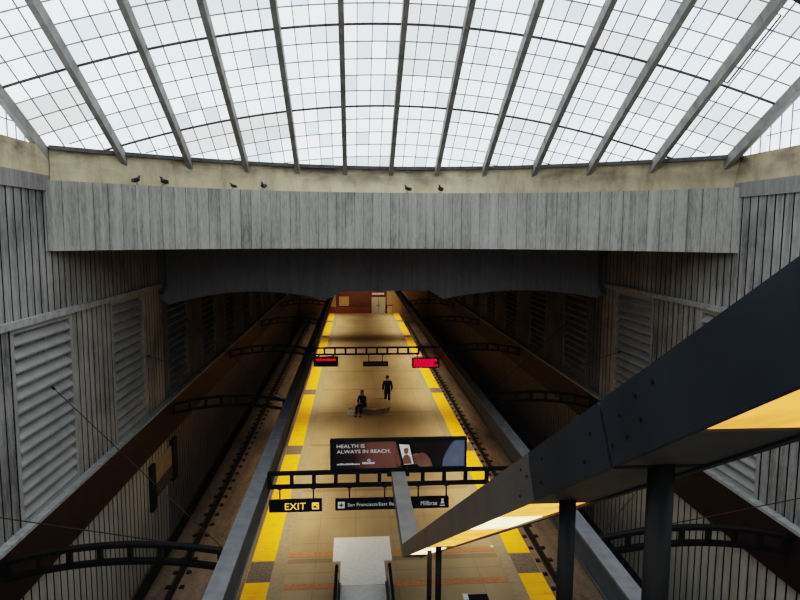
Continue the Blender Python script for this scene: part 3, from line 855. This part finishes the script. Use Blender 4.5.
# ------------------------------------------------------------------ end wall
struct(MB().box(XL-.5, XR+.5, YEND, YEND+.4, TRACK-.3, 10.5), 'wall_end', 'brick', 'dark red brick wall at the far end of the platform')
struct(MB().box(-3.3, 2.1, YEND-.35, YEND, 0, .85), 'trim_12', 'brick_low', 'low red tiled plinth in front of the end wall')
for x0, x1 in ((-7.2, -2.5), (4.3, 9.8)): struct(MB().box(x0, x1, YEND-.12, YEND, TRACK, 4.2), 'wall_end', 'tan', 'tan concrete portal wall beside the end of the platform, %s' % ('left' if x0 < 0 else 'right'))
d = thing('door_1', 'pale double door in the far end wall', 'door', (3.2, YEND, 0)); d['kind'] = 'structure'; del d['category']
for x0, x1 in ((2.28, 3.18), (3.22, 4.12)):
    lf = MB().box(x0, x1, YEND-.09, YEND-.03, .01, 2.15).build('leaf', 'door', d)
    MB().box((x1-.16 if x0 < 3 else x0+.08), (x1-.08 if x0 < 3 else x0+.16), YEND-.14, YEND-.09, .95, 1.1).build('handle', 'black', lf)
fr = MB().box(2.16, 2.27, YEND-.1, YEND, 0, 2.27).box(4.13, 4.24, YEND-.1, YEND, 0, 2.27).box(2.27, 4.13, YEND-.1, YEND, 2.16, 2.27); fr.build('frame', 'brick_low', d)
s_ = thing('door_sign', 'small dark sign with pale lettering above the far double door', 'sign', (3.1, YEND, 2.4))
MB().box(2.2, 4.05, YEND-.12, YEND-.01, 2.38, 2.85).build('panel', 'brick_low', s_)
m = MB(); x = 2.36
while x < 3.85: 
    w = random.uniform(.1, .16); m.box(x, x+w, YEND-.13, YEND-.12, 2.5, 2.72); x += w+.05
m.build('lettering', 'sign_white', s_)
o = thing('notice_board', 'square pale notice board on the far brick wall', 'notice board', (-1.4, YEND, .97))
MB().box(-2.06, -.76, YEND-.06, YEND-.01, .99, 2.25).build('sheet', 'tan', o)
MB().box(-2.12, -.70, YEND-.05, YEND-.02, .93, 2.31).build('frame', 'brick_low', o)
o = thing('cabinet', 'small tan cabinet right of the far double door', 'cabinet', (4.85, YEND-.4, 0))
MB().box(4.32, 5.0, YEND-.7, YEND-.2, 0, 1.05).build('body', 'tan', o); MB().box(4.28, 5.05, YEND-.73, YEND-.18, 1.05, 1.12).build('lid', 'brick_low', o)
# advertising poster in a dark frame on the left trackside wall
po = thing('track_poster', 'framed poster on the left trackside wall below the red girder', 'poster', (XL+.05, 23.2, .8))
MB().box(XL+.0, XL+.06, 22.2, 24.35, 1.55, 2.30).build('picture_top', 'tint_poster', po)
MB().box(XL+.0, XL+.065, 22.2, 24.35, 1.0, 1.55).build('picture_scene', 'tint_poster2', po)
MB().box(XL, XL+.12, 21.75, 22.2, .75, 2.4).build('frame_post', 'poster_frame', po); MB().box(XL, XL+.12, 24.35, 24.95, .85, 2.5).build('frame_post', 'poster_frame', po)

# ------------------------------------------------------------------ bench, people, birds
be = thing('round_bench', 'round tan bench in the middle of the platform', 'bench', (1.12, 36.75, 0))
MB().lathe([(1.12, .34), (1.15, .36), (1.15, .43), (1.12, .45)], 1.12, 36.75, 40).build('seat', 'bench', be)
MB().lathe([(1.0, 0), (1.02, .34)], 1.12, 36.75, 40).build('base', 'bench_base', be)

def skin(name, joints, edges, root, mat, parent=None, sub=2, loc=None):
    names = list(joints); me = bpy.data.meshes.new(name)
    me.from_pydata([joints[k][0] for k in names], [(names.index(a), names.index(b)) for a, b in edges], [])
    o = bpy.data.objects.new(name, me); C.objects.link(o)
    md = o.modifiers.new('s', 'SKIN'); md.use_smooth_shade = True; md.branch_smoothing = .4
    for i, k in enumerate(names):
        v = me.skin_vertices[0].data[i]; r = joints[k][1]
        v.radius = r if isinstance(r, tuple) else (r, r); v.use_root = (k == root)
    sb = o.modifiers.new('d', 'SUBSURF'); sb.levels = sub; sb.render_levels = sub
    dg = bpy.context.evaluated_depsgraph_get(); nm = bpy.data.meshes.new_from_object(o.evaluated_get(dg))
    bpy.data.objects.remove(o); bpy.data.meshes.remove(me)
    nm.materials.clear(); nm.materials.append(M[mat])
    for p in nm.polygons: p.use_smooth = True
    q = bpy.data.objects.new(name, nm); C.objects.link(q)
    if parent is not None: q.parent = parent
    if loc: q.location = loc
    return q
def ellipsoid(c, r, n=14, m=10, rot=0):
    mb = MB()
    prof = []
    for i in range(m+1):
        t = -PI/2+PI*i/m; prof.append((max(.02, math.cos(t)), math.sin(t)))
    mb.lathe(prof, 0, 0, n)
    mb.v = [(c[0]+x*r[0], c[1]+y*r[1], c[2]+z*r[2]) for x, y, z in mb.v]
    return mb
def loc_part(mb, name, mat, parent, smooth=True):
    me = bpy.data.meshes.new(name); me.from_pydata(mb.v, [], mb.f); me.update(); me.materials.append(M[mat])
    for p in me.polygons: p.use_smooth = smooth
    o = bpy.data.objects.new(name, me); C.objects.link(o); o.parent = parent; return o
def fingers(J, E, wrist, d, side, pre, r=.009):
    """palm plus five unequal bent fingers; d: direction of the hand, side: thumb side"""
    w = Vector(wrist); d = Vector(d).normalized(); s = Vector(side).normalized(); n = d.cross(s)
    J[pre+'palm'] = (tuple(w+d*.05), (.04, .018)); E.append((pre+'wrist', pre+'palm'))
    for i, (o_, l) in enumerate(((.03, .07), (.01, .08), (-.012, .075), (-.032, .058))):
        a = w+d*.095+s*o_; b = a+d*l*.5+n*.008; c = a+d*l*.9+n*.035
        for q, v in (('a', a), ('b', b), ('c', c)): J[pre+q+str(i)] = (tuple(v), r)
        E += [(pre+'palm', pre+'a'+str(i)), (pre+'a'+str(i), pre+'b'+str(i)), (pre+'b'+str(i), pre+'c'+str(i))]
    a = w+d*.04+s*.045; b = w+d*.075+s*.065+n*.01
    J[pre+'t0'] = (tuple(a), .012); J[pre+'t1'] = (tuple(b), .009); E += [(pre+'palm', pre+'t0'), (pre+'t0', pre+'t1')]
def face_parts(parent_head, hc, fwd, hair):
    """eyes, mouth, ears, hair round the head centre hc; fwd is the facing direction (unit, horizontal)"""
    f = Vector(fwd).normalized(); s = f.cross(Vector((0, 0, 1))).normalized(); hc = Vector(hc)
    for k in (-1, 1):
        loc_part(ellipsoid(hc+f*.088+s*(.034*k)+Vector((0, 0, .01)), (.013, .013, .009), 8, 6), 'eye', 'eye', parent_head)
        loc_part(ellipsoid(hc+s*(.083*k)+Vector((0, 0, 0)), (.018, .02, .032), 8, 6), 'ear', 'skin', parent_head)
    loc_part(ellipsoid(hc+f*.085+Vector((0, 0, -.055)), (.022, .022, .009), 8, 6), 'mouth', 'lip', parent_head)
    return f, s
def head_mb(hc, f):
    m = ellipsoid(hc, (.082, .088, .115), 16, 12)
    f = Vector(f).normalized(); nb = Vector(hc)+f*.09+Vector((0, 0, -.02))
    n = ellipsoid(nb, (.016, .02, .026), 8, 6); b = len(m.v); m.v += n.v; m.f += [tuple(i+b for i in q) for q in n.f]
    j = ellipsoid(Vector(hc)+f*.03+Vector((0, 0, -.075)), (.055, .055, .05), 10, 8); b = len(m.v); m.v += j.v; m.f += [tuple(i+b for i in q) for q in j.f]
    return m
# standing person, seen from behind
ps = thing('person', 'person in a black coat standing with back turned behind the round bench', 'person', (2.02, 37.75, 0))
J, E = {}, []
def add(**k): J.update({a: b for a, b in k.items()})
add(pel=((0, 0, .95), (.15, .11)), waist=((0, 0, 1.10), (.14, .105)), chest=((0, .01, 1.33), (.17, .12)), neck=((0, .01, 1.50), .055), head=((0, .02, 1.60), .07))
E += [('pel', 'waist'), ('waist', 'chest'), ('chest', 'neck'), ('neck', 'head')]
for s, n in ((-1, 'L'), (1, 'R')):
    J.update({n+'sh': ((.19*s, .01, 1.43), .062), n+'el': ((.25*s, -.01, 1.15), .046), n+'wrist': ((.25*s, .08, .92), .032),
              n+'hip': ((.09*s, 0, .90), .10), n+'kn': ((.10*s, .01, .50), .06), n+'an': ((.11*s, -.02, .09), .042), n+'to': ((.12*s, .14, .045), .04)})
    E += [('chest', n+'sh'), (n+'sh', n+'el'), (n+'el', n+'wrist'), ('pel', n+'hip'), (n+'hip', n+'kn'), (n+'kn', n+'an'), (n+'an', n+'to')]
    fingers(J, E, J[n+'wrist'][0], (0, .12, -.9), (-s*.3, .9, 0), n)
bd = skin('body', J, E, 'pel', 'skin', ps, 1)
Jc = {k: (J[k][0], tuple(x+.03 for x in J[k][1]) if isinstance(J[k][1], tuple) else J[k][1]+.022) for k in ('pel', 'waist', 'chest', 'Lsh', 'Lel', 'Lwrist', 'Rsh', 'Rel', 'Rwrist')}
Jc['hem'] = ((0, 0, .72), (.20, .15)); Jc['col'] = ((0, .01, 1.47), .085)
skin('coat', Jc, [('hem', 'pel'), ('pel', 'waist'), ('waist', 'chest'), ('chest', 'col'), ('chest', 'Lsh'), ('Lsh', 'Lel'), ('Lel', 'Lwrist'), ('chest', 'Rsh'), ('Rsh', 'Rel'), ('Rel', 'Rwrist')], 'pel', 'coat', ps, 2)
Jt = {'pel': ((0, 0, .93), (.15, .115))}; Et = []
for n in 'LR':
    Jt.update({n+'hip': (J[n+'hip'][0], .115), n+'kn': (J[n+'kn'][0], .08), n+'an': (J[n+'an'][0], .065)}); Et += [('pel', n+'hip'), (n+'hip', n+'kn'), (n+'kn', n+'an')]
skin('trousers', Jt, Et, 'pel', 'trouser', ps, 2)
for s in (-1, 1):
    skin('shoe', {'a': ((.11*s, -.06, .05), .05), 'b': ((.115*s, .05, .05), .05), 'c': ((.12*s, .17, .04), .04)}, [('a', 'b'), ('b', 'c')], 'a', 'shoe', ps, 2)
hd = loc_part(head_mb((0, .03, 1.65), (0, 1, 0)), 'head', 'skin', ps); face_parts(hd, (0, .03, 1.65), (0, 1, 0), 1)
loc_part(ellipsoid((0, .005, 1.685), (.095, .092, .10), 16, 12), 'hair', 'hair_dark', hd)
# seated person on the left side of the bench, facing the camera side and left
pt = thing('person', 'seated person with brown hair in black clothes on the left end of the round bench', 'person', (.46, 35.93, 0))
ps.scale = (1.07,)*3; pt.scale = (1.08,)*3
pt.rotation_euler = (0, 0, math.radians(-28))
J, E = {}, []
J.update(pel=((0, .02, .55), (.15, .12)), waist=((0, .02, .70), (.135, .105)), chest=((0, -.04, .93), (.16, .115)), neck=((0, -.07, 1.09), .05), head=((0, -.10, 1.18), .065))
E += [('pel', 'waist'), ('waist', 'chest'), ('chest', 'neck'), ('neck', 'head')]
for s, n in ((-1, 'L'), (1, 'R')):
    J.update({n+'sh': ((.175*s, -.04, 1.02), .056), n+'el': ((.22*s, -.12, .76), .042), n+'wrist': ((.10*s, -.32, .70), .03),
              n+'hip': ((.10*s, -.05, .53), .095), n+'kn': ((.13*s, -.46, .52), .062), n+'an': ((.13*s, -.50, .09), .042), n+'to': ((.14*s, -.66, .045), .038)})
    E += [('chest', n+'sh'), (n+'sh', n+'el'), (n+'el', n+'wrist'), ('pel', n+'hip'), (n+'hip', n+'kn'), (n+'kn', n+'an'), (n+'an', n+'to')]
    fingers(J, E, J[n+'wrist'][0], (-s*.4, -.9, -.15), (-s*.8, .3, .3), n)
skin('body', J, E, 'pel', 'skin', pt, 1)
Jc = {k: (J[k][0], tuple(x+.025 for x in J[k][1]) if isinstance(J[k][1], tuple) else J[k][1]+.02) for k in ('pel', 'waist', 'chest', 'Lsh', 'Lel', 'Lwrist', 'Rsh', 'Rel', 'Rwrist')}
Jc['col'] = ((0, -.06, 1.06), .075)
skin('coat', Jc, [('pel', 'waist'), ('waist', 'chest'), ('chest', 'col'), ('chest', 'Lsh'), ('Lsh', 'Lel'), ('Lel', 'Lwrist'), ('chest', 'Rsh'), ('Rsh', 'Rel'), ('Rel', 'Rwrist')], 'pel', 'coat', pt, 2)
Jt = {'pel': ((0, .02, .56), (.16, .12))}; Et = []
for n in 'LR':
    Jt.update({n+'hip': (J[n+'hip'][0], .11), n+'kn': (J[n+'kn'][0], .078), n+'an': (J[n+'an'][0], .058)}); Et += [('pel', n+'hip'), (n+'hip', n+'kn'), (n+'kn', n+'an')]
skin('trousers', Jt, Et, 'pel', 'coat', pt, 2)
for s in (-1, 1):
    skin('shoe', {'a': ((.13*s, -.45, .05), .048), 'b': ((.135*s, -.56, .05), .048), 'c': ((.14*s, -.69, .04), .038)}, [('a', 'b'), ('b', 'c')], 'a', 'rubber', pt, 2)
hd = loc_part(head_mb((0, -.11, 1.24), (0, -1, 0)), 'head', 'skin', pt); face_parts(hd, (0, -.11, 1.24), (0, -1, 0), 1)
hm = ellipsoid((0, -.075, 1.27), (.10, .098, .105), 16, 12); h2 = ellipsoid((0, -.03, 1.12), (.09, .05, .15), 12, 8); b = len(hm.v); hm.v += h2.v; hm.f += [tuple(i+b for i in q) for q in h2.f]
loc_part(hm, 'hair', 'hair_brown', hd)
bg = thing('tote_bag', 'pale canvas bag on the floor in front of the seated person', 'bag', (-.24, 35.6, 0))
m = MB(); pr = [(.0, .20, .11), (.12, .24, .15), (.28, .22, .13), (.36, .17, .07)]
b0 = 0
for z, hx, hy in pr:
    for (i, j) in ((-1, -.6), (-.6, -1), (.6, -1), (1, -.6), (1, .6), (.6, 1), (-.6, 1), (-1, .6)): m.v.append((-.24+hx*i, 35.6+hy*j, z))
for r in range(3):
    for k in range(8): m.f.append((r*8+k, r*8+(k+1) % 8, (r+1)*8+(k+1) % 8, (r+1)*8+k))
m.f += [tuple(reversed(range(8))), tuple(range(24, 32))]
m.build('bag_body', 'bag', bg)
MB().tube([(-.34, 35.6, .34), (-.32, 35.6, .48), (-.16, 35.6, .48), (-.14, 35.6, .34)], .012, 6).build('handle', 'coat', bg)

# pigeons on the beam
def pigeon():
    t = thing('pigeon', '', 'bird', (0, 0, 0), 'pigeons on the concrete beam')
    skin('body', {'tail': ((-.20, 0, .09), (.035, .012)), 'rump': ((-.10, 0, .12), (.05, .045)), 'mid': ((-.01, 0, .145), (.072, .07)), 'breast': ((.065, 0, .175), (.06, .062)), 'neck': ((.10, 0, .235), .036), 'head': ((.115, 0, .285), .034)},
         [('tail', 'rump'), ('rump', 'mid'), ('mid', 'breast'), ('breast', 'neck'), ('neck', 'head')], 'mid', 'bird', t, 2)
    for s in (-1, 1):
        loc_part(ellipsoid((-.03, .062*s, .15), (.12, .022, .05), 10, 8), 'wing', 'birdhead', t)
        loc_part(MB().tube([(.02, .03*s, .10), (.025, .03*s, .012), (.07, .03*s, .008)], .007, 6), 'leg', 'leg_red', t, False)
    loc_part(MB().tube([(.14, 0, .285), (.185, 0, .275)], [.013, .004], 6), 'beak', 'beak', t, False)
    return t
proto = pigeon()
spots = [(-5.66, 'pigeon at the left end of the beam top, first from the left', 55), (-5.08, 'second pigeon from the left on the beam top', 235), (-3.43, 'small pigeon left of centre, third from the left on the beam', 200),
         (-2.63, 'upright pigeon, fourth from the left on the beam top', 125), (1.62, 'plump pigeon at the middle of the beam top, fifth from left', 140), (2.62, 'rightmost pigeon on the beam top', 240)]
for i, (x, lab, rz) in enumerate(spots):
    if i == 0: o = proto
    else:
        o = proto.copy(); C.objects.link(o)
        for ch in list(proto.children):
            c = ch.copy(); C.objects.link(c); c.parent = o
    o['label'] = lab; o.location = (x, beamy(x)+.10, 11.91); o.rotation_euler = (0, 0, math.radians(rz)); o.scale = (.8, .85, .9) if i != 2 else (.65, .65, .65)

# ------------------------------------------------------------------ light
def area(name, loc, rot, sx, sy, power, col, spread=PI):
    l = bpy.data.lights.new(name, 'AREA'); l.shape = 'RECTANGLE'; l.size = sx; l.size_y = sy; l.energy = power; l.color = col; l.spread = spread
    o = bpy.data.objects.new(name, l); C.objects.link(o); o.location = loc; o.rotation_euler = rot; return o
WARM = (1, .82, .57)
for x in (-2.36, 4.92):
    for (y0, y1, pw) in ((20, 34, 265), (37, 60, 480), (65, 81, 330)):
        area('platform_lamp', (x, (y0+y1)/2, 3.42), (0, (-.14 if x < 0 else .14), 0), .15, y1-y0, pw, WARM, math.radians(112))
for x in (-3.3, 5.85):
    area('track_fill', (x, 42, 3.3), (0, (.25 if x < 0 else -.05), 0), .15, 56, 110, (1, .78, .55), math.radians(95))  # warm fill added to brighten the track beds, no known fixture
area('end_wall_lamp', (1.5, YEND-2.2, 3.6), (math.radians(50), 0, 0), 9, .2, 45, WARM, math.radians(120))
w = bpy.data.worlds.new('world'); bpy.context.scene.world = w; w.use_nodes = True
bg_ = w.node_tree.nodes['Background']; bg_.inputs[0].default_value = (.75, .85, 1, 1); bg_.inputs[1].default_value = .6
sc_ = bpy.context.scene
sc_.view_settings.view_transform = 'Filmic'; sc_.view_settings.look = 'High Contrast'; sc_.view_settings.exposure = -.15
sc_.cycles.max_bounces = 6; sc_.cycles.diffuse_bounces = 4
